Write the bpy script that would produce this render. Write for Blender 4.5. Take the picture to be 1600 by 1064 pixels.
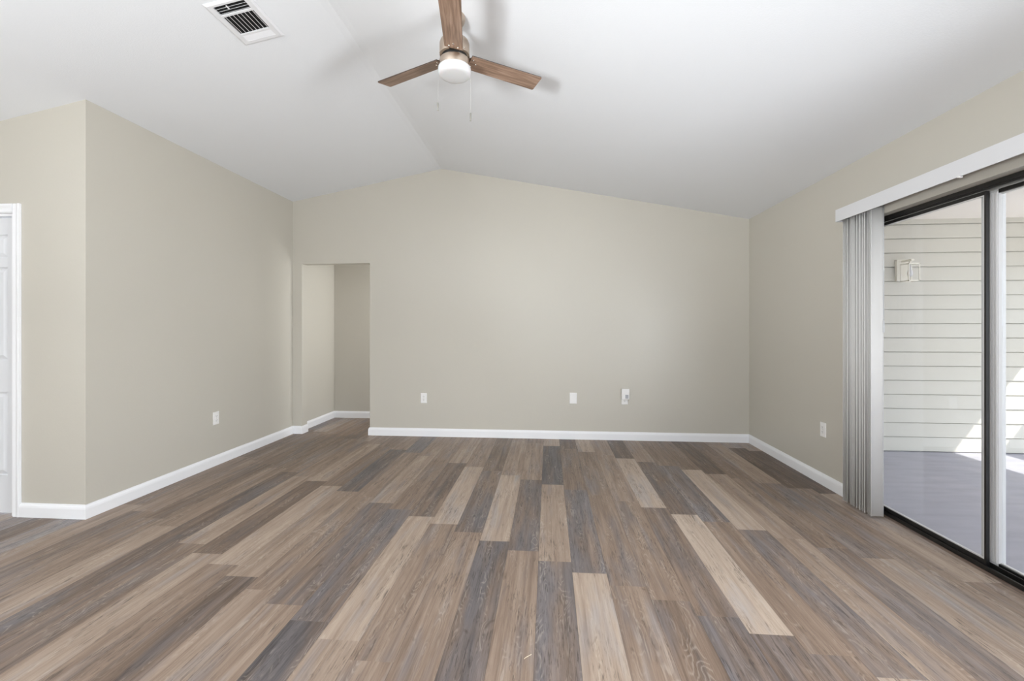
import bpy, bmesh, math, random
from mathutils import Vector, Matrix

# ------------------------------------------------------------------ clear
for o in list(bpy.data.objects):
    bpy.data.objects.remove(o)
S = bpy.context.scene
COL = S.collection
random.seed(7)

# ------------------------------------------------------------------ camera
cam_d = bpy.data.cameras.new('camera')
cam_d.sensor_width = 36.0
cam_d.lens = 700.0 / 1600.0 * 36.0
cam_d.shift_y = -19.0 / 1600.0
cam_d.clip_start = 0.02
cam = bpy.data.objects.new('camera', cam_d)
cam.location = (0, 0, 1.28)
cam.rotation_euler = (math.radians(90), 0, math.atan(57.0 / 700.0))
COL.objects.link(cam)
S.camera = cam

# ------------------------------------------------------------------ view, sky, sun, fill lights
S.view_settings.view_transform = 'Standard'
S.view_settings.look = 'None'
S.view_settings.gamma = 1.0
S.view_settings.use_curve_mapping = False
S.view_settings.exposure = 0.0

SKY = 4.3
SUN = 7.0
W = bpy.data.worlds.new('sky')
S.world = W
W.use_nodes = True
bgn = W.node_tree.nodes['Background']
bgn.inputs[0].default_value = (0.78, 0.87, 1.0, 1)
bgn.inputs[1].default_value = SKY

sun_d = bpy.data.lights.new('sun', 'SUN')
sun_d.energy = SUN
sun_d.angle = math.radians(0.6)
sun_d.color = (1.0, 0.96, 0.88)
sun = bpy.data.objects.new('sun', sun_d)
sun.rotation_euler = Vector((-1.0, 0.75, -1.33)).to_track_quat('-Z', 'Y').to_euler()
sun.location = (6, 0, 8)
COL.objects.link(sun)


def area(name, loc, direction, sx, sy, power, color):
    d = bpy.data.lights.new(name, 'AREA')
    d.shape = 'RECTANGLE'
    d.size = sx
    d.size_y = sy
    d.energy = power
    d.color = color
    o = bpy.data.objects.new(name, d)
    o.location = loc
    o.rotation_euler = Vector(direction).to_track_quat('-Z', 'Y').to_euler()
    COL.objects.link(o)
    return o


# added fill lights: one at the side opening, two behind the camera,
# one on the left wall and one in the little hall
COOL = (0.93, 0.972, 1.0)
sd = area('side_fill', (2.46, 0.45, 1.15), (-5.2, 3.75, 0.25), 0.7, 1.6, 47, COOL)  # added fill for the left and far walls
sd.data.spread = math.radians(108)
area('ceiling_fill', (-1.9, -1.2, 0.9), (0.12, -0.10, 1), 1.0, 1.0, 245, COOL)  # added uplight to brighten the ceiling
fl = area('far_ceiling_fill', (-1.9, -1.2, 1.2), (3.7, 5.8, 1.45), 0.35, 0.35, 10, COOL)  # added fill for the far right ceiling
fl.data.spread = math.radians(50)
area('left_wall_fill', (-5.16, -0.3, 1.45), (1, 0, 0), 1.7, 1.5, 29, COOL)  # added fill in front of a solid wall, no fixture there
area('hall_fill', (-1.05, 5.8, 1.6), (-1, 0, -0.1), 0.6, 1.2, 18.0, (0.96, 0.98, 1.0))  # added fill to brighten the hall, no fixture there


# ------------------------------------------------------------------ materials
def lin(r, g, b):
    def f(c):
        c /= 255.0
        return c / 12.92 if c <= 0.04045 else ((c + 0.055) / 1.055) ** 2.4
    return (f(r), f(g), f(b), 1.0)


def base_mat(name, col, rough=0.5, metal=0.0, spec=0.5):
    m = bpy.data.materials.new(name)
    m.use_nodes = True
    b = m.node_tree.nodes['Principled BSDF']
    b.inputs['Base Color'].default_value = col
    b.inputs['Roughness'].default_value = rough
    b.inputs['Metallic'].default_value = metal
    b.inputs['Specular IOR Level'].default_value = spec
    return m


def nodes(m):
    return m.node_tree.nodes, m.node_tree.links, m.node_tree.nodes['Principled BSDF']


def paint(name, col, rough, var=0.03, bump=0.06, scale=90.0, spec=0.35, dist=0.002):
    """wall paint: faint tone variation plus a roller-texture bump"""
    m = base_mat(name, col, rough, 0, spec)
    N, L, b = nodes(m)
    tc = N.new('ShaderNodeTexCoord')
    n1 = N.new('ShaderNodeTexNoise')
    n1.inputs['Scale'].default_value = 1.7
    n1.inputs['Detail'].default_value = 3
    L.new(tc.outputs['Object'], n1.inputs['Vector'])
    mr = N.new('ShaderNodeMapRange')
    mr.inputs['To Min'].default_value = 1 - var
    mr.inputs['To Max'].default_value = 1 + var
    L.new(n1.outputs['Fac'], mr.inputs['Value'])
    mx = N.new('ShaderNodeMix')
    mx.data_type = 'RGBA'
    mx.blend_type = 'MULTIPLY'
    mx.inputs[0].default_value = 1.0
    mx.inputs[6].default_value = col
    L.new(mr.outputs[0], mx.inputs[7])
    L.new(mx.outputs[2], b.inputs['Base Color'])
    n2 = N.new('ShaderNodeTexNoise')
    n2.inputs['Scale'].default_value = scale
    n2.inputs['Detail'].default_value = 4
    L.new(tc.outputs['Object'], n2.inputs['Vector'])
    bp = N.new('ShaderNodeBump')
    bp.inputs['Strength'].default_value = bump
    bp.inputs['Distance'].default_value = dist
    L.new(n2.outputs['Fac'], bp.inputs['Height'])
    L.new(bp.outputs[0], b.inputs['Normal'])
    return m


M = {}
M['wall'] = paint('greige_wall_paint', lin(201, 196, 185), 0.32, 0.015, 0.22, 70, 0.5)
M['ceiling'] = paint('ceiling_paint', lin(239, 241, 244), 0.8, 0.01, 0.35, 130, 0.2)
M['trim'] = paint('white_trim_paint', lin(244, 244, 246), 0.35, 0.01, 0.03, 60)
M['door'] = paint('white_door_paint', lin(230, 231, 234), 0.4, 0.01, 0.05, 60)
M['plastic'] = paint('white_plastic', lin(242, 240, 238), 0.35, 0.01, 0.02, 200)
M['slot'] = base_mat('dark_slot', lin(70, 68, 66), 0.6)
M['grey_window'] = base_mat('grey_lens', lin(170, 170, 176), 0.3)
M['vent'] = paint('vent_enamel', lin(234, 234, 236), 0.4, 0.01, 0.02, 200)
M['duct'] = base_mat('duct_shade', lin(16, 15, 14), 0.9)
M['bronze'] = paint('dark_bronze_aluminium', lin(26, 25, 24), 0.35, 0.05, 0.02, 200, 0.5)
M['alu'] = paint('pale_aluminium', lin(214, 213, 212), 0.4, 0.03, 0.02, 200, 0.5)
M['vinyl'] = paint('white_vinyl_slat', lin(228, 226, 223), 0.45, 0.01, 0.03, 300)
M['wand'] = base_mat('clear_wand_plastic', lin(205, 206, 208), 0.2)
M['valance'] = paint('valance_vinyl', lin(224, 224, 226), 0.45, 0.01, 0.02, 200)
M['screw'] = base_mat('screw_steel', lin(225, 220, 212), 0.25, 1.0)
M['chain'] = base_mat('chain_metal', lin(196, 195, 192), 0.4, 0.2)
M['knob'] = base_mat('pull_knob_metal', lin(150, 148, 140), 0.35, 0.6)
M['globe'] = base_mat('opal_glass', lin(216, 216, 216), 0.3)
M['globe'].node_tree.nodes['Principled BSDF'].inputs['Subsurface Weight'].default_value = 0.15
M['gap'] = base_mat('motor_gap_black', lin(12, 11, 10), 0.6)
M['thread'] = base_mat('pale_thread', lin(225, 212, 190), 0.8)
M['lantern'] = paint('lantern_enamel', lin(240, 235, 222), 0.5, 0.02, 0.03, 200)


def brushed():
    m = base_mat('brushed_nickel', lin(198, 182, 166), 0.32, 1.0)
    N, L, b = nodes(m)
    tc = N.new('ShaderNodeTexCoord')
    mp = N.new('ShaderNodeMapping')
    mp.inputs['Scale'].default_value = (8, 8, 900)
    n = N.new('ShaderNodeTexNoise')
    n.inputs['Scale'].default_value = 1.0
    L.new(tc.outputs['Object'], mp.inputs[0])
    L.new(mp.outputs[0], n.inputs['Vector'])
    mr = N.new('ShaderNodeMapRange')
    mr.inputs['To Min'].default_value = 0.24
    mr.inputs['To Max'].default_value = 0.42
    L.new(n.outputs['Fac'], mr.inputs['Value'])
    L.new(mr.outputs[0], b.inputs['Roughness'])
    return m


M['nickel'] = brushed()


def walnut():
    m = base_mat('walnut_blade', lin(140, 105, 82), 0.45)
    N, L, b = nodes(m)
    tc = N.new('ShaderNodeTexCoord')
    mp = N.new('ShaderNodeMapping')
    mp.inputs['Scale'].default_value = (3.0, 45.0, 10.0)
    n = N.new('ShaderNodeTexNoise')
    n.inputs['Scale'].default_value = 1.6
    n.inputs['Detail'].default_value = 6
    n.inputs['Distortion'].default_value = 0.6
    L.new(tc.outputs['Object'], mp.inputs[0])
    L.new(mp.outputs[0], n.inputs['Vector'])
    r = N.new('ShaderNodeValToRGB')
    r.color_ramp.elements[0].position = 0.28
    r.color_ramp.elements[0].color = lin(108, 86, 70)
    r.color_ramp.elements[1].position = 0.75
    r.color_ramp.elements[1].color = lin(174, 148, 130)
    e = r.color_ramp.elements.new(0.5)
    e.color = lin(145, 118, 99)
    L.new(n.outputs['Fac'], r.inputs[0])
    L.new(r.outputs[0], b.inputs['Base Color'])
    return m


M['walnut'] = walnut()
M['walnut_edge'] = base_mat('shaded_blade_edge', lin(52, 42, 36), 0.5)  # shade on the blade edges painted as dark brown


def glass():
    m = bpy.data.materials.new('window_glass')
    m.use_nodes = True
    N, L = m.node_tree.nodes, m.node_tree.links
    N.clear()
    out = N.new('ShaderNodeOutputMaterial')
    tr = N.new('ShaderNodeBsdfTransparent')
    tr.inputs[0].default_value = (0.96, 0.97, 0.97, 1)
    gl = N.new('ShaderNodeBsdfGlossy')
    gl.inputs['Roughness'].default_value = 0.0
    fr = N.new('ShaderNodeFresnel')
    # same reflectance on the way in and on the way out of the pane
    ge = N.new('ShaderNodeNewGeometry')
    ior = N.new('ShaderNodeMapRange')
    ior.inputs['To Min'].default_value = 1.5
    ior.inputs['To Max'].default_value = 1.0 / 1.5
    L.new(ge.outputs['Backfacing'], ior.inputs['Value'])
    L.new(ior.outputs[0], fr.inputs['IOR'])
    mx = N.new('ShaderNodeMixShader')
    L.new(fr.outputs[0], mx.inputs[0])
    L.new(tr.outputs[0], mx.inputs[1])
    L.new(gl.outputs[0], mx.inputs[2])
    L.new(mx.outputs[0], out.inputs[0])
    return m


M['glass'] = glass()


def siding_mat():
    m = paint('painted_lap_siding', lin(206, 202, 191), 0.6, 0.02, 0.15, 60)
    return m


M['siding'] = siding_mat()
M['soffit'] = paint('lanai_soffit_paint', lin(248, 241, 234), 0.7, 0.02, 0.1, 90)


def concrete():
    m = base_mat('grey_painted_concrete', lin(160, 160, 172), 0.55)
    N, L, b = nodes(m)
    tc = N.new('ShaderNodeTexCoord')
    mp = N.new('ShaderNodeMapping')
    mp.inputs['Scale'].default_value = (1.2, 5.0, 1.0)
    n = N.new('ShaderNodeTexNoise')
    n.inputs['Scale'].default_value = 2.2
    n.inputs['Detail'].default_value = 7
    L.new(tc.outputs['Object'], mp.inputs[0])
    L.new(mp.outputs[0], n.inputs['Vector'])
    r = N.new('ShaderNodeValToRGB')
    r.color_ramp.elements[0].position = 0.3
    r.color_ramp.elements[0].color = lin(166, 165, 176)
    r.color_ramp.elements[1].position = 0.72
    r.color_ramp.elements[1].color = lin(181, 180, 191)
    L.new(n.outputs['Fac'], r.inputs[0])
    L.new(r.outputs[0], b.inputs['Base Color'])
    return m


M['concrete'] = concrete()
M['ground'] = paint('bounce_ground', lin(192, 186, 178), 0.8, 0.06, 0.4, 20)


def plank_mat():
    """vinyl plank: tone, greyness and a random seed per board come from a colour attribute,
    the grain itself is procedural; UV = (0..1 across the board, metres along it)"""
    m = base_mat('vinyl_wood_planks', (0.3, 0.25, 0.2, 1), 0.42, 0, 0.35)
    N, L, b = nodes(m)

    def math_(op, a, bb=None, clamp=False):
        n = N.new('ShaderNodeMath')
        n.operation = op
        n.use_clamp = clamp
        for i, v in enumerate((a, bb)):
            if v is None:
                continue
            if isinstance(v, (int, float)):
                n.inputs[i].default_value = v
            else:
                L.new(v, n.inputs[i])
        return n.outputs[0]

    def mixc(fac, a, c, blend='MIX'):
        n = N.new('ShaderNodeMix')
        n.data_type = 'RGBA'
        n.blend_type = blend
        if isinstance(fac, (int, float)):
            n.inputs[0].default_value = fac
        else:
            L.new(fac, n.inputs[0])
        for i, v in ((6, a), (7, c)):
            if isinstance(v, tuple):
                n.inputs[i].default_value = v
            else:
                L.new(v, n.inputs[i])
        return n.outputs[2]

    at = N.new('ShaderNodeAttribute')
    at.attribute_name = 'board'
    sep = N.new('ShaderNodeSeparateColor')
    L.new(at.outputs['Color'], sep.inputs[0])
    tone, grey, rnd = sep.outputs[0], sep.outputs[1], sep.outputs[2]
    uv = N.new('ShaderNodeUVMap')
    uv.uv_map = 'UVMap'
    su = N.new('ShaderNodeSeparateXYZ')
    L.new(uv.outputs[0], su.inputs[0])
    u, v = su.outputs[0], su.outputs[1]

    def grain(sx, sy, scale, detail, seed, rough=0.6, dist=0.0):
        cb = N.new('ShaderNodeCombineXYZ')
        L.new(math_('MULTIPLY', u, sx), cb.inputs[0])
        L.new(math_('MULTIPLY', v, sy), cb.inputs[1])
        L.new(math_('MULTIPLY_ADD', rnd, 61.0 + seed), cb.inputs[2])
        n = N.new('ShaderNodeTexNoise')
        n.inputs['Scale'].default_value = scale
        n.inputs['Detail'].default_value = detail
        n.inputs['Roughness'].default_value = rough
        n.inputs['Distortion'].default_value = dist
        L.new(cb.outputs[0], n.inputs['Vector'])
        return n.outputs['Fac']

    broad = grain(3.2, 1.1, 1.0, 3, 0.0, 0.5, 0.5)        # wide tone bands along the board
    streak = grain(9.0, 1.5, 1.0, 6, 13.0, 0.68, 0.6)        # streaks
    fine = grain(42.0, 7.0, 1.0, 4, 29.0, 0.65)            # pores
    knots = grain(3.2, 9.0, 1.0, 2, 41.0, 0.5, 0.8)
    checks = grain(26.0, 11.0, 1.0, 3, 57.0, 0.7, 0.4)
    field = grain(2.3, 3.0, 1.0, 2, 71.0, 0.5, 0.3)

    # cathedral figure: contour lines of a slow noise field
    wig = math_('ADD', math_('MULTIPLY', field, 95.0), math_('MULTIPLY', fine, 3.2))
    wav = math_('ADD', math_('MULTIPLY', math_('SINE', wig), 0.5), 0.5)
    fig_mask = math_('MULTIPLY', math_('SUBTRACT', grain(3.6, 2.0, 1.0, 2, 83.0), 0.50, True), 7.0, True)

    # tone position in the ramp
    pos = math_('ADD', math_('MULTIPLY', tone, 0.90), math_('MULTIPLY', math_('SUBTRACT', broad, 0.5), 0.45))
    pos = math_('ADD', pos, math_('MULTIPLY', math_('SUBTRACT', streak, 0.5), 0.62))
    pos = math_('ADD', pos, math_('MULTIPLY', math_('SUBTRACT', fine, 0.5), 0.30))
    pos = math_('ADD', pos, 0.05)
    r = N.new('ShaderNodeValToRGB')
    cr = r.color_ramp
    cr.elements[0].position = 0.0
    cr.elements[0].color = lin(72, 61, 54)
    cr.elements[1].position = 1.0
    cr.elements[1].color = lin(194, 177, 161)
    for p, c in ((0.25, (106, 89, 77)), (0.5, (141, 121, 106)), (0.75, (171, 152, 136))):
        e = cr.elements.new(p)
        e.color = lin(*c)
    L.new(pos, r.inputs[0])
    r2 = N.new('ShaderNodeValToRGB')
    cr = r2.color_ramp
    cr.elements[0].position = 0.0
    cr.elements[0].color = lin(58, 55, 56)
    cr.elements[1].position = 1.0
    cr.elements[1].color = lin(182, 176, 175)
    e = cr.elements.new(0.5)
    e.color = lin(124, 117, 117)
    L.new(pos, r2.inputs[0])
    gm = math_('ADD', grey, math_('MULTIPLY', math_('SUBTRACT', grain(2.2, 1.7, 1.0, 2, 111.0), 0.54), 3.0))
    gm = math_('MULTIPLY', gm, 1.0, True)
    c = mixc(gm, r.outputs[0], r2.outputs[0])
    # cerused light figure
    figw = math_('MULTIPLY', math_('POWER', wav, 5.0), fig_mask)
    c = mixc(math_('MULTIPLY', figw, 0.26), c, lin(206, 194, 180))
    # dark checks in the streaks and small knots
    chk = math_('MULTIPLY', math_('SUBTRACT', 0.36, streak, True), 5.0, True)
    c = mixc(math_('MULTIPLY', chk, 0.55), c, lin(66, 57, 52))
    ck = math_('MULTIPLY', math_('SUBTRACT', 0.47, checks, True), 9.0, True)
    ckm = math_('MULTIPLY', math_('SUBTRACT', math_('ADD', grain(2.0, 2.6, 1.0, 2, 97.0), math_('MULTIPLY', grey, 0.14)), 0.47, True), 6.0, True)
    c = mixc(math_('MULTIPLY', math_('MULTIPLY', ck, ckm), 0.62), c, lin(56, 49, 46))
    kn = math_('MULTIPLY', math_('SUBTRACT', 0.30, knots, True), 8.0, True)
    c = mixc(math_('MULTIPLY', kn, 0.55), c, lin(70, 56, 46))
    # joints between boards
    eu = math_('GREATER_THAN', math_('ABSOLUTE', math_('SUBTRACT', u, 0.5)), 0.4935)
    c = mixc(math_('MULTIPLY', eu, 0.45), c, lin(62, 52, 45))
    L.new(c, b.inputs['Base Color'])
    rr = N.new('ShaderNodeMapRange')
    rr.inputs['To Min'].default_value = 0.50
    rr.inputs['To Max'].default_value = 0.36
    L.new(fine, rr.inputs['Value'])
    L.new(rr.outputs[0], b.inputs['Roughness'])
    bp = N.new('ShaderNodeBump')
    bp.inputs['Strength'].default_value = 0.15
    bp.inputs['Distance'].default_value = 0.002
    L.new(fine, bp.inputs['Height'])
    L.new(bp.outputs[0], b.inputs['Normal'])
    return m


M['planks'] = plank_mat()


# ------------------------------------------------------------------ mesh helpers
def box(bm, x0, x1, y0, y1, z0, z1, mi=0, bev=0.0):
    t = bmesh.new()
    bmesh.ops.create_cube(t, size=1.0)
    bmesh.ops.scale(t, vec=(abs(x1 - x0), abs(y1 - y0), abs(z1 - z0)), verts=t.verts)
    bmesh.ops.translate(t, vec=((x0 + x1) / 2, (y0 + y1) / 2, (z0 + z1) / 2), verts=t.verts)
    if bev:
        bmesh.ops.bevel(t, geom=list(t.edges), offset=bev, segments=2, affect='EDGES', profile=0.7)
    merge(bm, t, mi)


def merge(bm, t, mi=0, mat=None):
    if mat is not None:
        bmesh.ops.transform(t, matrix=mat, verts=t.verts)
    mp = {}
    for v in t.verts:
        mp[v] = bm.verts.new(v.co)
    for f in t.faces:
        try:
            nf = bm.faces.new([mp[v] for v in f.verts])
            nf.material_index = mi if mi else f.material_index
            nf.smooth = f.smooth
        except ValueError:
            pass
    t.free()


def prism(bm, pts, axis, a, b_, mi=0):
    """polygon pts (2-D) extruded along an axis from a to b_"""
    def P(p, t):
        if axis == 'x':
            return (t, p[0], p[1])
        if axis == 'y':
            return (p[0], t, p[1])
        return (p[0], p[1], t)
    A = [bm.verts.new(P(p, a)) for p in pts]
    B = [bm.verts.new(P(p, b_)) for p in pts]
    n = len(pts)
    fs = [bm.faces.new(A), bm.faces.new(B[::-1])]
    for i in range(n):
        fs.append(bm.faces.new((A[i], B[i], B[(i + 1) % n], A[(i + 1) % n])))
    for f in fs:
        f.material_index = mi
    return fs


def lathe(bm, prof, cx=0, cy=0, seg=48, mi=0, smooth=True):
    rings = []
    for r, z in prof:
        if r < 1e-6:
            rings.append([bm.verts.new((cx, cy, z))])
        else:
            rings.append([bm.verts.new((cx + r * math.cos(2 * math.pi * i / seg),
                                        cy + r * math.sin(2 * math.pi * i / seg), z)) for i in range(seg)])
    for a, c in zip(rings, rings[1:]):
        for i in range(seg):
            j = (i + 1) % seg
            if len(a) == 1 and len(c) == 1:
                continue
            if len(a) == 1:
                f = bm.faces.new((a[0], c[j], c[i]))
            elif len(c) == 1:
                f = bm.faces.new((a[i], a[j], c[0]))
            else:
                f = bm.faces.new((a[i], a[j], c[j], c[i]))
            f.smooth = smooth
            f.material_index = mi


def tube(bm, pts, r, seg=8, mi=0):
    rings = []
    for k, p in enumerate(pts):
        p = Vector(p)
        d = (Vector(pts[min(k + 1, len(pts) - 1)]) - Vector(pts[max(k - 1, 0)])).normalized()
        up = Vector((0, 0, 1)) if abs(d.z) < 0.9 else Vector((1, 0, 0))
        s = d.cross(up).normalized()
        t = d.cross(s).normalized()
        rings.append([bm.verts.new(p + r * (math.cos(2 * math.pi * i / seg) * s + math.sin(2 * math.pi * i / seg) * t))
                      for i in range(seg)])
    for a, c in zip(rings, rings[1:]):
        for i in range(seg):
            f = bm.faces.new((a[i], a[(i + 1) % seg], c[(i + 1) % seg], c[i]))
            f.smooth = True
            f.material_index = mi
    for rg in (rings[0], rings[-1]):
        f = bm.faces.new(rg)
        f.material_index = mi


def obj(name, bm, mats, parent=None, loc=(0, 0, 0)):
    bmesh.ops.recalc_face_normals(bm, faces=bm.faces)
    me = bpy.data.meshes.new(name)
    bm.to_mesh(me)
    bm.free()
    if not isinstance(mats, (list, tuple)):
        mats = [mats]
    for m in mats:
        me.materials.append(m)
    o = bpy.data.objects.new(name, me)
    o.location = loc
    COL.objects.link(o)
    if parent is not None:
        o.parent = parent
    return o


def thing(name, label, cat, loc=(0, 0, 0), rot=(0, 0, 0), group=None):
    o = bpy.data.objects.new(name, None)
    o.empty_display_size = 0.05
    o.location = loc
    o.rotation_euler = rot
    COL.objects.link(o)
    tag(o, label, cat, group)
    return o


def tag(o, label, cat, group=None):
    o['label'] = label
    o['category'] = cat
    if group:
        o['group'] = group
    return o


def struct(o, label, cat):
    o['kind'] = 'structure'
    return tag(o, label, cat)


def B():
    return bmesh.new()


# ------------------------------------------------------------------ dimensions (metres)
XL, XR = -3.10, 2.24          # main left wall, slider wall
YB = 5.215                    # far wall
YC = 2.770                    # wall with the white door
XF = -5.20                    # far left end of the room, out of frame
YF = -3.50                    # wall behind the camera
RX, RZ, K = -1.262, 3.168, 0.190   # ridge and roof pitch
T = 0.12                      # wall thickness


def zc(x):
    return RZ - K * abs(x - RX)


# ------------------------------------------------------------------ floor
PW, PL = 0.179, 1.212
KNOWN = {
    (0, 1): (.72, .1), (0, 0): (.22, .9), (0, -1): (.62, .05), (0, -2): (.38, .75),
    (1, 1): (.25, .1), (1, 0): (.40, .3), (1, -1): (.40, .9), (1, -2): (.78, .1),
    (2, 1): (.68, .1), (2, 0): (.45, .1), (2, -1): (.45, .15), (2, -2): (.52, .15),
    (3, 1): (.60, .1), (3, 0): (.58, .1), (3, -1): (.48, .2), (3, -2): (.38, .2),
    (4, 1): (.18, .2), (4, 0): (.85, .1), (4, -1): (.40, .4), (4, -2): (.36, .75),
    (5, 1): (.58, .1), (5, 0): (.34, .5), (5, -1): (.90, .0), (5, -2): (.38, .5),
    (6, 1): (.45, .1), (6, 0): (.42, .85), (6, -1): (.46, .15), (6, -2): (.42, .3),
    (7, 1): (.42, .1), (7, 0): (.85, .05), (7, -1): (.46, .6), (7, -2): (.78, .1),
    (8, 1): (.22, .1), (8, 0): (.64, .1), (8, -1): (.60, .1), (8, -2): (.5, .3),
    (9, 1): (.42, .1), (9, 0): (.48, .2), (9, -1): (.48, .6), (9, -2): (.5, .5),
    (10, 1): (.66, .1), (10, 0): (.50, .45), (10, -1): (.68, .1), (10, -2): (.6, .2),
    (11, 1): (.22, .1), (11, 0): (.54, .3), (11, -1): (.64, .15), (11, -2): (.6, .2),
    (12, 1): (.22, .1), (12, 0): (.76, .1), (12, -1): (.50, .3), (12, -2): (.5, .3),
    (-1, 0): (.55, .1), (-1, -1): (.32, .75), (-1, -2): (.52, .0), (-1, 1): (.4, .1),
    (-2, 0): (.58, .1), (-2, -1): (.76, .1), (-2, -2): (.30, .85), (-2, 1): (.5, .1),
    (-3, 0): (.32, .15), (-3, -1): (.36, .6), (-3, -2): (.50, .1), (-3, 1): (.4, .1),
    (-4, 0): (.52, .1), (-4, -1): (.76, .15), (-4, -2): (.50, .1), (-4, -3): (.5, .2),
    (-5, 0): (.60, .1), (-5, -1): (.30, .35), (-5, -2): (.76, .05), (-5, -3): (.64, .1),
    (-6, 0): (.44, .15), (-6, -1): (.38, .85), (-6, -2): (.20, .7), (-6, -3): (.5, .2),
    (-7, 0): (.62, .1), (-7, -1): (.38, .5), (-7, -2): (.56, .1),
    (-8, 0): (.50, .1), (-8, -1): (.46, .2), (-8, -2): (.58, .1),
    (-9, 0): (.26, .8), (-9, -1): (.58, .05), (-9, -2): (.30, .3),
    (-10, 0): (.42, .1), (-10, -1): (.72, .05), (-10, -2): (.48, .1),
    (-11, 0): (.64, .1), (-11, -1): (.28, .1), (-11, -2): (.64, .1),
    (-12, 0): (.50, .1), (-12, -1): (.62, .05), (-12, -2): (.36, .2),
    (-13, 0): (.48, .2), (-13, -1): (.26, .4), (-13, -2): (.30, .5),
    (-14, 0): (.40, .2), (-14, -1): (.48, .1), (-14, -2): (.62, .05),
    (-15, 0): (.40, .2), (-15, -1): (.36, .3), (-15, -2): (.50, .2),
    (-16, 0): (.46, .2), (-16, -1): (.52, .1), (-16, -2): (.40, .3),
    (-17, 0): (.36, .2), (-17, -1): (.45, .1), (-17, -2): (.56, .0),
}


def build_floor():
    bm = B()
    uvl = bm.loops.layers.uv.new('UVMap')
    cl = bm.loops.layers.float_color.new('board')
    rg = random.Random(21)
    x_lo, x_hi, y_lo, y_hi = XF - 0.1, XR + 0.16, YF - 0.1, YB + 1.15
    k0 = int(math.floor((x_lo + 0.055) / PW))
    k1 = int(math.ceil((x_hi + 0.055) / PW))
    for k in range(k0, k1):
        xa, xb = -0.055 + PW * k, -0.055 + PW * (k + 1)
        j0 = 3.683 - 0.1035 * k
        n0 = int(math.floor((y_lo - j0) / PL))
        n1 = int(math.ceil((y_hi - j0) / PL))
        for n in range(n0, n1):
            ya, yb = j0 + n * PL, j0 + (n + 1) * PL
            a, b2 = max(ya, y_lo), min(yb, y_hi)
            l, r2 = max(xa, x_lo), min(xb, x_hi)
            if b2 - a < 1e-4 or r2 - l < 1e-4:
                continue
            t, g = KNOWN.get((k, n + 1 if k <= -6 else n), (rg.choice([.3, .4, .5, .55, .62, .75]), rg.choice([.1, .1, .2, .5, .8])))
            rnd = rg.random()
            vs = [bm.verts.new(p) for p in ((l, a, 0), (r2, a, 0), (r2, b2, 0), (l, b2, 0))]
            f = bm.faces.new(vs)
            for lp, (px, py) in zip(f.loops, ((l, a), (r2, a), (r2, b2), (l, b2))):
                lp[uvl].uv = ((px - xa) / PW, py - ya)
                lp[cl] = (t, g, rnd, 1)
    # thickness below so that the floor is a slab
    box(bm, x_lo, x_hi, y_lo, y_hi, -0.06, -0.004)
    o = obj('floor', bm, M['planks'])
    return struct(o, 'floor of mixed tan, brown and grey wood planks running to the far wall', 'floor')


build_floor()


# ------------------------------------------------------------------ ceiling
def ceiling():
    bm = B()
    xa, xb = XF - T, XR + 0.15
    th = 0.12
    pts = [(xa, zc(xa)), (RX - 0.05, zc(RX - 0.05)), (RX, RZ - 0.004), (RX + 0.05, zc(RX + 0.05)), (xb, zc(xb)),
           (xb, zc(xb) + th), (RX, RZ + th), (xa, zc(xa) + th)]
    prism(bm, pts, 'y', YF - T, YB + T)
    o = obj('ceiling', bm, M['ceiling'])
    struct(o, 'white vaulted ceiling with a ridge running to the far wall', 'ceiling')
    bm = B()
    box(bm, XL - T, -0.9, YB + T + 0.002, YB + 1.12, 2.40, 2.48)
    o = obj('ceiling_hall', bm, M['ceiling'])
    struct(o, 'white ceiling of the little hall behind the doorway', 'ceiling')


ceiling()

# ------------------------------------------------------------------ walls
OPX0, OPX1, OPZ = -2.985, -2.135, 2.062     # doorway in the far wall
bm = B()
top = 0.02
prism(bm, [(XL, 0), (OPX0, 0), (OPX0, zc(OPX0) + top), (XL, zc(XL) + top)], 'y', YB, YB + T)
prism(bm, [(OPX0, OPZ), (OPX1, OPZ), (OPX1, zc(OPX1) + top), (OPX0, zc(OPX0) + top)], 'y', YB, YB + T)
prism(bm, [(OPX1, 0), (XR, 0), (XR, zc(XR) + top), (RX, RZ + top), (OPX1, zc(OPX1) + top)], 'y', YB, YB + T)
bmesh.ops.remove_doubles(bm, verts=bm.verts, dist=1e-5)
struct(obj('wall_back', bm, M['wall']), 'greige gabled far wall with an open doorway at its left end', 'wall')

bm = B()
prism(bm, [(YC, 0), (YB + T, 0), (YB + T, zc(XL) + top), (YC, zc(XL) + top)], 'x', XL - T, XL)
struct(obj('wall_left', bm, M['wall']), 'long greige left wall between outside corner and doorway', 'wall')

# wall with the white panel door
DX0, DX1, DZ = -4.44, -3.634, 2.065
bm = B()
prism(bm, [(DX1, 0), (XL - T, 0), (XL - T, zc(XL - T) + top), (DX1, zc(DX1) + top)], 'y', YC, YC + T)
prism(bm, [(DX0, DZ), (DX1, DZ), (DX1, zc(DX1) + top), (DX0, zc(DX0) + top)], 'y', YC, YC + T)
prism(bm, [(XF, 0), (DX0, 0), (DX0, zc(DX0) + top), (XF, zc(XF) + top)], 'y', YC, YC + T)
# corner end so the return meets the outside corner
prism(bm, [(XL - T, 0), (XL, 0), (XL, zc(XL) + top), (XL - T, zc(XL - T) + top)], 'y', YC - 0.001, YC + 0.0)
bmesh.ops.remove_doubles(bm, verts=bm.verts, dist=1e-5)
struct(obj('wall_return', bm, M['wall']), 'greige wall facing the camera beside the white panel door', 'wall')

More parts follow.
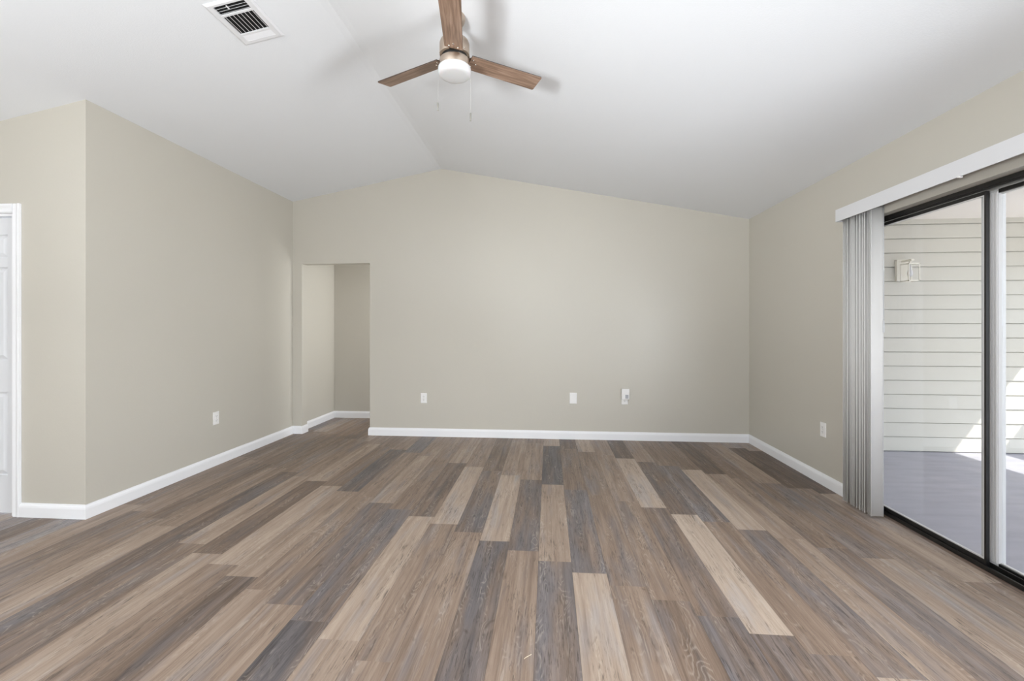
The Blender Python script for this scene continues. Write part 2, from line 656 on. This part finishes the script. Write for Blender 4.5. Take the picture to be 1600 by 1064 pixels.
# slider wall
SY0, SY1, SZ = 1.62, 3.48, 2.05
WT = 0.15
bm = B()
box(bm, XR, XR + WT, SY1, YB + T, 0, zc(XR) + top)
box(bm, XR, XR + WT, SY0, SY1, SZ, zc(XR) + top)
box(bm, XR, XR + WT, 1.4, SY0, 0, zc(XR) + top)
box(bm, XR, XR + WT, YF, -0.4, 0, zc(XR) + top)
box(bm, XR, XR + WT, -0.4, 1.4, 0, 0.3)  # unseen opening added for the side fill light
box(bm, XR, XR + WT, -0.4, 1.4, 2.0, zc(XR) + top)
bmesh.ops.remove_doubles(bm, verts=bm.verts, dist=1e-5)
struct(obj('wall_right', bm, M['wall']), 'greige right wall holding the sliding glass door', 'wall')

# out of frame: end wall on the left, and the wall behind the camera, the latter with a window opening
bm = B()
box(bm, XF - T, XF, YF, YC + T, 0, zc(XF) + top)
struct(obj('wall_far_left', bm, M['wall']), 'greige end wall at the far left of the room', 'wall')
bm = B()
box(bm, XF - T, -0.4, YF - T, YF, 0, 2.2)
box(bm, 1.4, XR + WT, YF - T, YF, 0, 2.2)
box(bm, -0.4, 1.4, YF - T, YF, 0, 0.7)
prism(bm, [(XF - T, 2.2), (XR + WT, 2.2), (XR + WT, zc(XR + WT) + top), (RX, RZ + top), (XF - T, zc(XF - T) + top)],
      'y', YF - T, YF)
struct(obj('wall_front', bm, M['wall']), 'greige wall behind the camera with a wide window opening', 'wall')

# little hall behind the doorway
HY = YB + 0.995
bm = B()
box(bm, XL - T, XL + 0.03, YB + T + 0.001, HY + T, 0, 2.42)
struct(obj('wall_hall_left', bm, M['wall']), 'greige left wall inside the little hall', 'wall')
bm = B()
box(bm, XL + 0.031, -0.9, HY, HY + T, 0, 2.42)
struct(obj('wall_hall_back', bm, M['wall']), 'greige end wall seen through the doorway', 'wall')
bm = B()
box(bm, -1.0, -0.9, YB + T, HY, 0, 2.42)
struct(obj('wall_hall_right', bm, M['wall']), 'greige right end of the little hall', 'wall')


# ------------------------------------------------------------------ baseboards
def baseboard(name, path, label):
    """profile swept along a floor polyline; the room lies to the right of the direction of travel"""
    prof = [(0, 0), (0.015, 0), (0.015, 0.066), (0.0125, 0.078), (0.0085, 0.086), (0.006, 0.093), (0, 0.094)]
    bm = B()
    P = [Vector(p) for p in path]
    rings = []
    for i, p in enumerate(P):
        ds = []
        if i > 0:
            ds.append((P[i] - P[i - 1]).normalized())
        if i < len(P) - 1:
            ds.append((P[i + 1] - P[i]).normalized())
        ns = [Vector((d.y, -d.x)) for d in ds]
        if len(ns) == 2:
            n = (ns[0] + ns[1])
            n = n / max(1e-6, (n.dot(ns[0])))
        else:
            n = ns[0]
        rings.append([bm.verts.new((p.x + n.x * o, p.y + n.y * o, z + 0.0005)) for o, z in prof])
    k = len(prof)
    for a, c in zip(rings, rings[1:]):
        for i in range(k):
            bm.faces.new((a[i], a[(i + 1) % k], c[(i + 1) % k], c[i]))
    bm.faces.new(rings[0])
    bm.faces.new(rings[-1][::-1])
    return struct(obj(name, bm, M['trim']), label, 'baseboard')


baseboard('baseboard_left', [(-3.577, YC - 0.001), (XL, YC - 0.001), (XL, YB), (OPX0, YB), (OPX0, YB + T)],
          'white baseboard along the left wall, round the corner to the door casing')
baseboard('baseboard_hall', [(XL + 0.03, YB + T + 0.02), (XL + 0.03, HY), (-1.0, HY)],
          'white baseboard inside the little hall')
baseboard('baseboard_back', [(OPX1, YB + T), (OPX1, YB), (XR, YB), (XR, 3.53)],
          'white baseboard along the far wall and the right wall')


# ------------------------------------------------------------------ white panel door and casing
def panel_door():
    root = thing('door_1', 'white six-panel door at the left edge of the room', 'door', (0, 0, 0))
    root['kind'] = 'structure'
    bm = B()
    yf = YC - 0.016
    # casing legs and head with a stepped profile
    cz = 2.128
    prof = [(0, 0), (0, -0.008), (0.008, -0.014), (0.03, -0.012), (0.045, -0.017), (0.057, -0.016), (0.057, 0)]
    # right leg: inner edge at DX1
    pts = [(DX1 + a, YC + b_ - 0.0005) for a, b_ in prof]
    prism(bm, pts, 'z', 0, cz)
    pts = [(DX0 - a, YC + b_ - 0.0005) for a, b_ in prof]
    prism(bm, pts, 'z', 0, cz)
    pts = [(YC + b_ - 0.0005, DZ + a * 1.1) for a, b_ in prof]
    prism(bm, pts, 'x', DX0, DX1)
    # jamb lining
    box(bm, DX1 - 0.018, DX1 - 0.0005, YC + 0.001, YC + T - 0.001, 0, DZ - 0.001)
    box(bm, DX0 + 0.0005, DX0 + 0.018, YC + 0.001, YC + T - 0.001, 0, DZ - 0.001)
    box(bm, DX0 + 0.018, DX1 - 0.018, YC + 0.001, YC + T - 0.001, DZ - 0.018, DZ - 0.001)
    obj('door_casing', bm, M['trim'], root)
    # slab
    bm = B()
    x0, x1 = DX0 + 0.021, DX1 - 0.021
    z0, z1 = 0.012, DZ - 0.024
    y0, y1 = YC + 0.022, YC + 0.057
    box(bm, x0, x1, y0 + 0.0102, y1, z0, z1)
    w = x1 - x0
    st, mid = 0.055, 0.09
    rows = [(0.27, 0.84), (1.06, 1.70), (1.765, 1.925)]
    cols = [(x0 + st, x0 + w / 2 - mid / 2), (x0 + w / 2 + mid / 2, x1 - st)]
    # stiles and rails
    for a, c in ((x0, cols[0][0]), (cols[0][1], cols[1][0]), (cols[1][1], x1)):
        box(bm, a, c, y0, y0 + 0.010, z0, z1)
    zr = [z0] + [v for r in rows for v in r] + [z1]
    for i in range(0, len(zr), 2):
        for c in cols:
            box(bm, c[0], c[1], y0, y0 + 0.010, zr[i], zr[i + 1])
    # raised panels
    for a, c in cols:
        for lo, hi in rows:
            t = bmesh.new()
            v = []
            for ins, y in ((0.0, y0 + 0.0098), (0.008, y0 + 0.0098), (0.034, y0 + 0.001)):
                v.append([t.verts.new(p) for p in ((a + ins, y, lo + ins), (c - ins, y, lo + ins),
                                                   (c - ins, y, hi - ins), (a + ins, y, hi - ins))])
            for p, q in zip(v, v[1:]):
                for i in range(4):
                    t.faces.new((p[i], p[(i + 1) % 4], q[(i + 1) % 4], q[i]))
            t.faces.new(v[-1])
            merge(bm, t)
    obj('door_slab', bm, M['door'], root)
    # lever side is out of frame; knob at the far stile
    bm = B()
    t = bmesh.new()
    lathe(t, [(0.0, 0.06), (0.018, 0.058), (0.026, 0.045), (0.022, 0.03), (0.011, 0.022), (0.011, 0.008), (0.03, 0.006), (0.03, 0.0), (0, 0)], seg=24)
    merge(bm, t, 0, Matrix.Translation((x0 + 0.06, y0, 0.95)) @ Matrix.Rotation(math.radians(90), 4, 'X'))
    obj('door_knob', bm, M['nickel'], root)


panel_door()


# ------------------------------------------------------------------ sliding glass door
def slider():
    root = thing('door_2', 'sliding glass door with dark bronze frame in the right wall', 'door')
    root['kind'] = 'structure'
    X0, X1 = 2.300, 2.389
    bm = B()
    box(bm, X0, X1, SY0 + 0.001, SY1 - 0.001, 2.022, SZ - 0.001)          # head
    box(bm, X0 + 0.006, X0 + 0.010, SY0 + 0.001, SY1 - 0.001, 2.012, 2.022)
    box(bm, X0, X1, SY0 + 0.001, SY1 - 0.001, 0.001, 0.014)      # sill
    box(bm, X0, X0 + 0.008, SY0 + 0.03, SY1 - 0.03, 0.014, 0.026)
    box(bm, X0 + 0.032, X0 + 0.036, SY0 + 0.03, SY1 - 0.03, 0.014, 0.040)
    box(bm, X0, X1, SY1 - 0.03, SY1 - 0.001, 0.014, 2.022)        # jambs
    box(bm, X0, X1, SY0 + 0.001, SY0 + 0.03, 0.014, 2.022)
    obj('door_frame', bm, M['bronze'], root)

    def panel(xa, xb, ya, yb, near_w, far_w, zrail, near_mat, far_mat, grooves):
        p = bpy.data.objects.new('sliding_panel', None)
        COL.objects.link(p)
        p.parent = root
        z0, z1 = 0.016, 2.010
        bm = B()
        box(bm, xa, xb, ya + near_w, yb - far_w, z0, zrail)
        box(bm, xa, xb, ya + near_w, yb - far_w, 1.990, z1)
        obj('rail', bm, M['bronze'], p)
        bm = B()
        box(bm, xa, xb, ya, ya + near_w, z0, z1, 0, 0.001)
        obj('stile', bm, near_mat, p)
        bm = B()
        box(bm, xa, xb, yb - far_w, yb, z0, z1, 0, 0.001)
        for q in grooves:
            box(bm, xa - 0.006, xa, yb - far_w + q, yb - far_w + q + 0.007, z0 + 0.03, z1 - 0.012)
        obj('stile', bm, far_mat, p)
        xm = (xa + xb) / 2
        g0, g1 = ya + near_w, yb - far_w
        bm = B()
        box(bm, xm - 0.006, xm + 0.006, g0, g1, zrail, zrail + 0.006)
        box(bm, xm - 0.006, xm + 0.006, g0, g1, 1.984, 1.990)
        box(bm, xa + 0.001, xm + 0.006, g0, g0 + 0.006, zrail + 0.006, 1.984)  # pale strip added for the sheen along the dark stile
        obj('glazing_bead', bm, M['alu'], p)
        bm = B()
        box(bm, xm - 0.002, xm + 0.002, g0 + 0.0005, g1 - 0.0005, zrail + 0.001, 1.989)
        obj('glass_pane', bm, M['glass'], p)
        return p

    panel(2.312, 2.329, 2.570, 3.45, 0.012, 0.04, 0.050, M['bronze'], M['bronze'], ())
    panel(2.350, 2.386, 1.65, 2.640, 0.04, 0.094, 0.046, M['bronze'], M['alu'], (0.004, 0.018, 0.032))


slider()


# ------------------------------------------------------------------ vertical blind
def blind():
    root = thing('vertical_blind', 'white vertical blind stacked open beside the sliding glass door, under its valance',
                 'blind', (2.15, 3.3, 0))
    ox, oy = 2.15, 3.3

    def part(name, bm, m, par=None):
        o = obj(name, bm, m, root)
        o.location = (-ox, -oy, 0)
        return o

    y_near, y_far = 1.50, 3.505
    bm = B()
    box(bm, 2.120, 2.126, y_near, y_far, 2.066, 2.156, 0, 0.0015)      # face
    box(bm, 2.126, XR - 0.001, y_far - 0.006, y_far, 2.066, 2.156)      # far return
    box(bm, 2.126, XR - 0.001, y_near, y_near + 0.006, 2.066, 2.156)
    box(bm, 2.126, XR - 0.001, y_near + 0.006, y_far - 0.006, 2.150, 2.155)
    part('valance', bm, M['valance'])
    bm = B()
    box(bm, 2.165, 2.210, y_near + 0.02, y_far - 0.015, 2.112, 2.149)
    part('head_rail', bm, M['alu'])
    # valance clip showing as a white dot under the edge
    bm = B()
    box(bm, 2.117, 2.135, 2.497, 2.507, 2.060, 2.068, 0, 0.001)
    part('valance_clip', bm, M['plastic'])
    # slats
    w, zb, zt = 0.084, 0.018, 2.105
    bm = B()
    seg = 8
    vs = []
    for i in range(seg + 1):
        a = -w / 2 + w * i / seg
        y = 0.006 * (1 - (2 * a / w) ** 2)
        vs.append((a, y))
    th = 0.0009
    A = [[bm.verts.new((x, y + s * th, z)) for x, y in vs] for s in (0, 1) for z in (zb, zt)]
    b0, t0, b1, t1 = A
    for i in range(seg):
        for q in ((b0[i], b0[i + 1], t0[i + 1], t0[i]), (b1[i + 1], b1[i], t1[i], t1[i + 1]),
                  (b0[i + 1], b0[i], b1[i], b1[i + 1]), (t0[i], t0[i + 1], t1[i + 1], t1[i])):
            bm.faces.new(q).smooth = True
    bm.faces.new((b0[0], t0[0], t1[0], b1[0]))
    bm.faces.new((b0[seg], b1[seg], t1[seg], t0[seg]))
    first = obj('slat', bm, M['vinyl'], root)
    rg = random.Random(5)
    ys = []
    y = 3.192
    gaps = [.012, .017, .013, .021, .014, .012, .020, .013, .016, .012, .022, .013, .012, .015, .030, .013, .014, .012, .013]
    ys = [y]
    for g in gaps:
        y += g
        ys.append(y)
    for i, yy in enumerate(ys):
        o = first if i == 0 else first.copy()
        if i:
            COL.objects.link(o)
            o.parent = root
        o.location = (2.196 - ox + (0 if i == 0 else rg.uniform(-0.003, 0.003)), yy - oy, 0)
        o.rotation_euler = (0, 0, math.radians(1.5 if i == 0 else rg.uniform(3, 17)))
    # wand hanging in front of the first slat
    bm = B()
    tube(bm, [(2.226, 3.176, 2.118), (2.226, 3.176, 1.335)], 0.0022, 8)
    wd = part('wand', bm, M['wand'])
    bm = B()
    lathe(bm, [(0, 1.336), (0.004, 1.335), (0.0055, 1.30), (0.0055, 1.26), (0.004, 1.252), (0, 1.25)], 2.226, 3.176, 12)
    g = obj('wand_grip', bm, M['wand'], wd)


blind()


# ------------------------------------------------------------------ ceiling fan
def fan():
    cx, cy, zb = -0.5225, 2.466, 2.790
    root = thing('ceiling_fan', 'three-blade ceiling fan with walnut blades and a white drum light', 'ceiling fan',
                 (cx, cy, zb))
    zcan = zc(cx) - zb          # ceiling height above the blade plane at the axis
    bm = B()
    lathe(bm, [(0.060, zcan + 0.012), (0.060, zcan - 0.022), (0.057, zcan - 0.036), (0.048, zcan - 0.052),
               (0.034, zcan - 0.062), (0.016, zcan - 0.066), (0, zcan - 0.066)], seg=48)
    obj('canopy', bm, M['nickel'], root)
    bm = B()
    lathe(bm, [(0.0125, zcan - 0.060), (0.0125, 0.095)], seg=20)
    lathe(bm, [(0, 0.125), (0.022, 0.125), (0.024, 0.118), (0.024, 0.094)], seg=24)
    obj('downrod', bm, M['nickel'], root)
    bm = B()
    lathe(bm, [(0, 0.100), (0.040, 0.100), (0.066, 0.096), (0.078, 0.088), (0.083, 0.074), (0.083, 0.014),
               (0.081, 0.009), (0.0, 0.009)], seg=64)
    mh = obj('motor_housing', bm, M['nickel'], root)
    for k in range(6):
        a = math.radians(20 + 60 * k)
        bm = B()
        bmesh.ops.create_uvsphere(bm, u_segments=10, v_segments=6, radius=0.0042)
        for f in bm.faces:
            f.smooth = True
        obj('screw', bm, M['screw'], mh, (0.083 * math.cos(a), 0.083 * math.sin(a), 0.021))
    bm = B()
    lathe(bm, [(0, 0.010), (0.070, 0.010), (0.070, -0.013), (0, -0.013)], seg=48)
    obj('flywheel', bm, M['gap'], root)
    bm = B()
    lathe(bm, [(0, -0.012), (0.076, -0.012), (0.0815, -0.015), (0.082, -0.018), (0.082, -0.054), (0.080, -0.058),
               (0, -0.058)], seg=64)
    obj('light_housing', bm, M['nickel'], root)
    bm = B()
    lathe(bm, [(0, -0.057), (0.086, -0.057), (0.090, -0.060), (0.091, -0.066), (0.091, -0.082), (0.088, -0.095),
               (0.080, -0.102), (0.066, -0.105), (0, -0.107)], seg=64)
    obj('light_globe', bm, M['globe'], root)
    # blade, built along +x then turned
    def blade_bm():
        bm = B()
        r0, r1, w0, w1, th = 0.088, 0.545, 0.100, 0.112, 0.0065
        cr = 0.006
        pts = [(r0, -w0 / 2), (r1 - cr, -w1 / 2), (r1, -w1 / 2 + cr), (r1, w1 / 2 - cr), (r1 - cr, w1 / 2), (r0, w0 / 2)]
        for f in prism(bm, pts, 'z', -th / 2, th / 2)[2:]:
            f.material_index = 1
        bmesh.ops.bevel(bm, geom=[e for e in bm.edges if abs(e.verts[0].co.z - e.verts[1].co.z) < 1e-6],
                        offset=0.0008, segments=1, affect='EDGES')
        return bm
    first = None
    for ang in (33.7, 154.7, 279.0):
        if first is None:
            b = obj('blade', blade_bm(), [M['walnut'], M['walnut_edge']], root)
            first = b
            kids = []
            bm = B()
            # bracket above the blade and tongue into the flywheel
            box(bm, 0.060, 0.150, -0.028, 0.028, 0.0034, 0.0064, 0, 0.001)
            kids.append(obj('blade_bracket', bm, M['nickel'], b))
            for sx, sy in ((0.104, 0.024), (0.128, 0.0), (0.104, -0.024)):
                bm = B()
                t = bmesh.new()
                lathe(t, [(0, -0.0068), (0.003, -0.0064), (0.0052, -0.0048), (0.0055, -0.003), (0, -0.003)], seg=14)
                merge(bm, t, 0, Matrix.Translation((sx, sy, 0)))
                kids.append(obj('blade_screw', bm, M['screw'], b))
        else:
            b = first.copy()
            COL.objects.link(b)
            b.parent = root
            for k in kids:
                c = k.copy()
                COL.objects.link(c)
                c.parent = b
        # clockwise edge (seen from above) is the higher one
        b.rotation_euler = Matrix.Rotation(math.radians(ang), 4, 'Z').to_euler()
        b.matrix_basis = Matrix.Rotation(math.radians(ang), 4, 'Z') @ Matrix.Rotation(math.radians(-12), 4, 'X')
    # pull chains
    s, c = math.sin(math.atan(57 / 700)), math.cos(math.atan(57 / 700))
    for r, ztop, zk in ((-0.0858, -0.030, -0.250), (0.0825, -0.030, -0.308)):
        px, py = r * c, r * s
        bm = B()
        tube(bm, [(px * 0.93, py * 0.93, ztop), (px * 0.98, py * 0.98, ztop - 0.006), (px * 1.08, py * 1.08, ztop - 0.016),
                  (px * 1.085, py * 1.085, zk)], 0.0004, 6)
        for i in range(int((ztop - 0.02 - zk) / 0.006)):
            t = bmesh.new()
            bmesh.ops.create_icosphere(t, subdivisions=1, radius=0.0009)
            merge(bm, t, 0, Matrix.Translation((px * 1.085, py * 1.085, zk + 0.006 * i)))
        ch = obj('pull_chain', bm, M['chain'], root)
        bm = B()
        lathe(bm, [(0, zk + 0.002), (0.003, zk), (0.0048, zk - 0.004), (0.0040, zk - 0.034), (0.0030, zk - 0.037), (0.0045, zk - 0.041),
                   (0.0045, zk - 0.045), (0, zk - 0.047)], px * 1.085, py * 1.085, 12)
        obj('pull_knob', bm, M['knob'], ch)


fan()


# ------------------------------------------------------------------ ceiling vent
def vent():
    cx, cy = -1.757, 2.477
    k = math.atan(K)
    root = thing('air_vent', 'white louvred air register on the left slope of the ceiling', 'air vent',
                 (cx, cy, zc(cx)), (0, -k, 0))
    hx, hy = 0.131, 0.175
    bm = B()
    # flange ring with sloped outer edge
    o0 = [(-hx, -hy), (hx, -hy), (hx, hy), (-hx, hy)]
    ix, iy0, iy1 = 0.092, -0.152, 0.142
    rings = []
    for px, py0, py1, z in ((hx, -hy, hy, -0.0005), (hx, -hy, hy, -0.003), (hx - 0.012, -hy + 0.012, hy - 0.012, -0.011), (ix, iy0, iy1, -0.011),
                            (ix, iy0, iy1, -0.002)):
        rings.append([bm.verts.new(p) for p in ((-px, py0, z), (px, py0, z), (px, py1, z), (-px, py1, z))])
    for a, c in zip(rings, rings[1:]):
        for i in range(4):
            bm.faces.new((a[i], a[(i + 1) % 4], c[(i + 1) % 4], c[i]))
    # cross bars between the three sections
    box(bm, -ix, ix, -0.083, -0.070, -0.0112, -0.004)
    box(bm, -ix, ix, 0.078, 0.090, -0.0112, -0.004)
    obj('frame', bm, M['vent'], root)
    bm = B()
    box(bm, -ix - 0.004, ix + 0.004, iy0 - 0.004, iy1 + 0.004, -0.0018, -0.0006)  # black sheet in place of the shade inside the duct
    obj('duct_shade_sheet', bm, M['duct'], root)

    def louver(length, along, pos, tilt, width=0.016):
        bm = B()
        t = bmesh.new()
        bmesh.ops.create_cube(t, size=1)
        bmesh.ops.scale(t, vec=(length, width, 0.0012), verts=t.verts)
        rot = Matrix.Rotation(math.radians(tilt), 4, 'X')
        if along == 'y':
            rot = Matrix.Rotation(math.radians(90), 4, 'Z') @ rot
        merge(bm, t, 0, Matrix.Translation(pos) @ rot)
        return obj('louver', bm, M['vent'], root)

    for i in range(4):
        louver(2 * ix, 'x', (0, -0.146 + 0.0185 * i, -0.0068), 40, 0.0095)
    for i in range(8):
        louver(0.148, 'y', (-0.080 + 0.0232 * i, 0.004, -0.0066), 47, 0.0115)
    for i in range(4):
        louver(2 * ix, 'x', (0, 0.097 + 0.0125 * i, -0.0068), -24, 0.0145)
    # damper lever in the near section
    bm = B()
    box(bm, -0.022, -0.014, -0.142, -0.118, -0.0125, -0.0095, 0, 0.001)
    obj('damper_lever', bm, M['vent'], root)


vent()


# ------------------------------------------------------------------ outlets and plates
def plate(bm, w, h, d=0.006):
    """cover plate in the local xz plane, back at y = 0 and front at y = -d"""
    r = 0.004
    pr = []
    for ins, y in ((0, 0), (0, -d * 0.5), (r * 0.5, -d * 0.9), (r, -d)):
        pr.append([bm.verts.new(p) for p in ((-w / 2 + ins, y, -h / 2 + ins), (w / 2 - ins, y, -h / 2 + ins),
                                             (w / 2 - ins, y, h / 2 - ins), (-w / 2 + ins, y, h / 2 - ins))])
    for a, c in zip(pr, pr[1:]):
        for i in range(4):
            bm.faces.new((a[i], a[(i + 1) % 4], c[(i + 1) % 4], c[i]))
    bm.faces.new(pr[-1])


def receptacle_bm(zc_):
    bm = B()
    seg = 20
    pts = []
    for i in range(seg):
        a = 2 * math.pi * i / seg
        x, z = 0.0172 * math.cos(a), 0.0172 * math.sin(a)
        z = max(-0.0138, min(0.0138, z))
        pts.append((x, zc_ + z))
    prism(bm, pts, 'y', -0.0085, -0.0055)
    for sx, h in ((-0.0063, 0.0085), (0.0063, 0.0070)):
        box(bm, sx - 0.0012, sx + 0.0012, -0.0090, -0.0084, zc_ + 0.003 - h / 2, zc_ + 0.003 + h / 2, 1)
    t = bmesh.new()
    bmesh.ops.create_cone(t, cap_ends=True, segments=12, radius1=0.0024, radius2=0.0024, depth=0.0006)
    merge(bm, t, 1, Matrix.Translation((0, -0.0087, zc_ - 0.0075)) @ Matrix.Rotation(math.radians(90), 4, 'X'))
    return bm


def outlet(loc, rz, label, group=None):
    root = thing('wall_outlet', label, 'outlet', loc, (0, 0, rz), group)
    bm = B()
    plate(bm, 0.073, 0.118)
    obj('cover_plate', bm, M['plastic'], root)
    for z in (0.0195, -0.0195):
        obj('receptacle', receptacle_bm(z), [M['plastic'], M['slot']], root)
    bm = B()
    t = bmesh.new()
    bmesh.ops.create_cone(t, cap_ends=True, segments=12, radius1=0.003, radius2=0.0022, depth=0.0012)
    merge(bm, t, 0, Matrix.Translation((0, -0.0064, 0)) @ Matrix.Rotation(math.radians(90), 4, 'X'))
    obj('plate_screw', bm, M['screw'], root)
    return root


outlet((XL + 0.0003, 3.95, 0.440), math.radians(90), 'white outlet low on the long left wall', 'wall outlets')
outlet((-1.474, YB - 0.0003, 0.452), 0, 'white outlet low on the far wall, nearest the doorway', 'wall outlets')
outlet((XR - 0.0003, 3.856, 0.452), math.radians(-90), 'white outlet on the right wall beside the stacked blind', 'wall outlets')
outlet((0.868, YB - 0.0003, 0.468), 0, 'white outlet on the far wall half hidden by a plug-in box', 'wall outlets')

root = thing('blank_wall_plate', 'plain blank white plate on the far wall, left of the plug-in box', 'wall plate',
             (0.284, YB - 0.0003, 0.473))
bm = B()
plate(bm, 0.082, 0.125)
obj('cover_plate', bm, M['plastic'], root)
for z in (0.042, -0.042):
    bm = B()
    t = bmesh.new()
    bmesh.ops.create_cone(t, cap_ends=True, segments=12, radius1=0.003, radius2=0.0022, depth=0.0012)
    merge(bm, t, 0, Matrix.Translation((0, -0.0064, z)) @ Matrix.Rotation(math.radians(90), 4, 'X'))
    obj('plate_screw', bm, M['plastic'], root)

root = thing('plug_in_box', 'white plug-in box with a grey window, plugged into the far wall outlet', 'plug-in device',
             (0.874, YB, 0.531))
bm = B()
box(bm, -0.043, 0.043, -0.040, -0.0095, -0.060, 0.060, 0, 0.006)
obj('case', bm, M['plastic'], root)
bm = B()
box(bm, -0.004, 0.030, -0.0412, -0.0395, -0.048, -0.006, 0, 0.0008)
obj('indicator_window', bm, M['grey_window'], root)
bm = B()
for sx in (-0.0063, 0.0063):
    box(bm, sx - 0.0008 - 0.006, sx + 0.0008 - 0.006, -0.0098, -0.0091, -0.046, -0.040)
obj('prong', bm, M['screw'], root)

# scrap of thread on the floor
bm = B()
tube(bm, [(-0.094, 1.731, 0.0013), (-0.088, 1.739, 0.0018), (-0.079, 1.747, 0.0014), (-0.067, 1.757, 0.0013)], 0.0011, 6)
tag(obj('thread_scrap', bm, M['thread']), 'tiny pale scrap of thread on the plank floor near the camera', 'thread')


# ------------------------------------------------------------------ lanai outside the slider
LZ, LY, LX0, LX1, LC = -0.04, 5.135, XR + WT, 5.90, 2.448
bm = B()
box(bm, LX0 + 0.001, LX1, -3.5, LY + 0.15, LZ - 0.12, LZ)
struct(obj('floor_lanai', bm, M['concrete']), 'grey painted concrete porch floor outside the glass door', 'floor')
bm = B()
z = LZ + 0.002
ex = 0.1515
while z < LC - 0.012:
    zt = min(z + ex, LC)
    # each lap board leans out at its lower edge and leaves a shadow gap under its butt
    prism(bm, [(LY - 0.013, z + 0.009), (LY + 0.014, z + 0.009), (LY + 0.014, zt), (LY - 0.001, zt)], 'x', LX0 + 0.001, LX1)
    z += ex
box(bm, LX0 + 0.001, LX1, LY + 0.014, LY + 0.12, LZ, LC)
struct(obj('wall_lanai', bm, M['siding']), 'cream lap siding wall at the end of the porch', 'wall')
bm = B()
box(bm, LX0 + 0.001, LX1 + 0.1, -3.5, LY + 0.12, LC, LC + 0.15)
struct(obj('ceiling_lanai', bm, M['soffit']), 'pale porch ceiling outside the glass door', 'ceiling')
bm = B()
box(bm, 5.735, 5.835, -3.4, LY - 0.013, 2.02, LC - 0.001)        # header, made deep to darken the upper siding
for y in (-3.35, -0.9, 1.4):
    box(bm, 5.735, 5.835, y, y + 0.09, LZ + 0.001, 2.02)
box(bm, 5.755, 5.815, -3.4, LY - 0.013, 0.97, 1.31)              # unseen board added to cast a shade band on the siding
struct(obj('trim_lanai', bm, M['siding']), 'porch header, posts and added shade board along the open side', 'trim')
bm = B()
box(bm, LX1 + 0.001, 40, -25, 30, -0.30, LZ - 0.02)  # unseen ground, made pale to bounce light onto the porch ceiling
struct(obj('ground', bm, M['ground']), 'unseen pale ground added to bounce light into the porch', 'ground')

# porch wall lantern
root = thing('porch_lantern', 'cream square porch lantern on the siding seen through the glass door', 'wall lantern',
             (3.765, LY - 0.012, 1.90))
bm = B()
box(bm, -0.062, 0.062, -0.028, 0.003, -0.118, 0.112, 0, 0.003)
obj('backplate', bm, M['lantern'], root)
bm = B()
box(bm, -0.016, 0.016, -0.155, -0.028, 0.082, 0.100, 0, 0.002)
box(bm, -0.008, 0.008, -0.128, -0.112, 0.055, 0.083)
obj('arm', bm, M['lantern'], root)
bm = B()
hw, yc_, t_ = 0.052, -0.12, 0.008
for sx in (-1, 1):
    for sy in (-1, 1):
        box(bm, sx * hw - t_ / 2, sx * hw + t_ / 2, yc_ + sy * hw - t_ / 2, yc_ + sy * hw + t_ / 2, -0.13, 0.055)
for zz in (-0.13, 0.047):
    for s_ in (-1, 1):
        box(bm, -hw - t_ / 2, hw + t_ / 2, yc_ + s_ * hw - t_ / 2, yc_ + s_ * hw + t_ / 2, zz, zz + 0.010)
        box(bm, s_ * hw - t_ / 2, s_ * hw + t_ / 2, yc_ - hw + t_ / 2, yc_ + hw - t_ / 2, zz, zz + 0.010)
box(bm, -hw, hw, yc_ - hw, yc_ + hw, 0.050, 0.056)
obj('lantern_cage', bm, M['lantern'], root)
bm = B()
lathe(bm, [(0, 0.05), (0.012, 0.05), (0.012, 0.0), (0.020, -0.02), (0.024, -0.05), (0.018, -0.072), (0, -0.08)], 0, yc_, 20)
obj('bulb', bm, M['globe'], root)
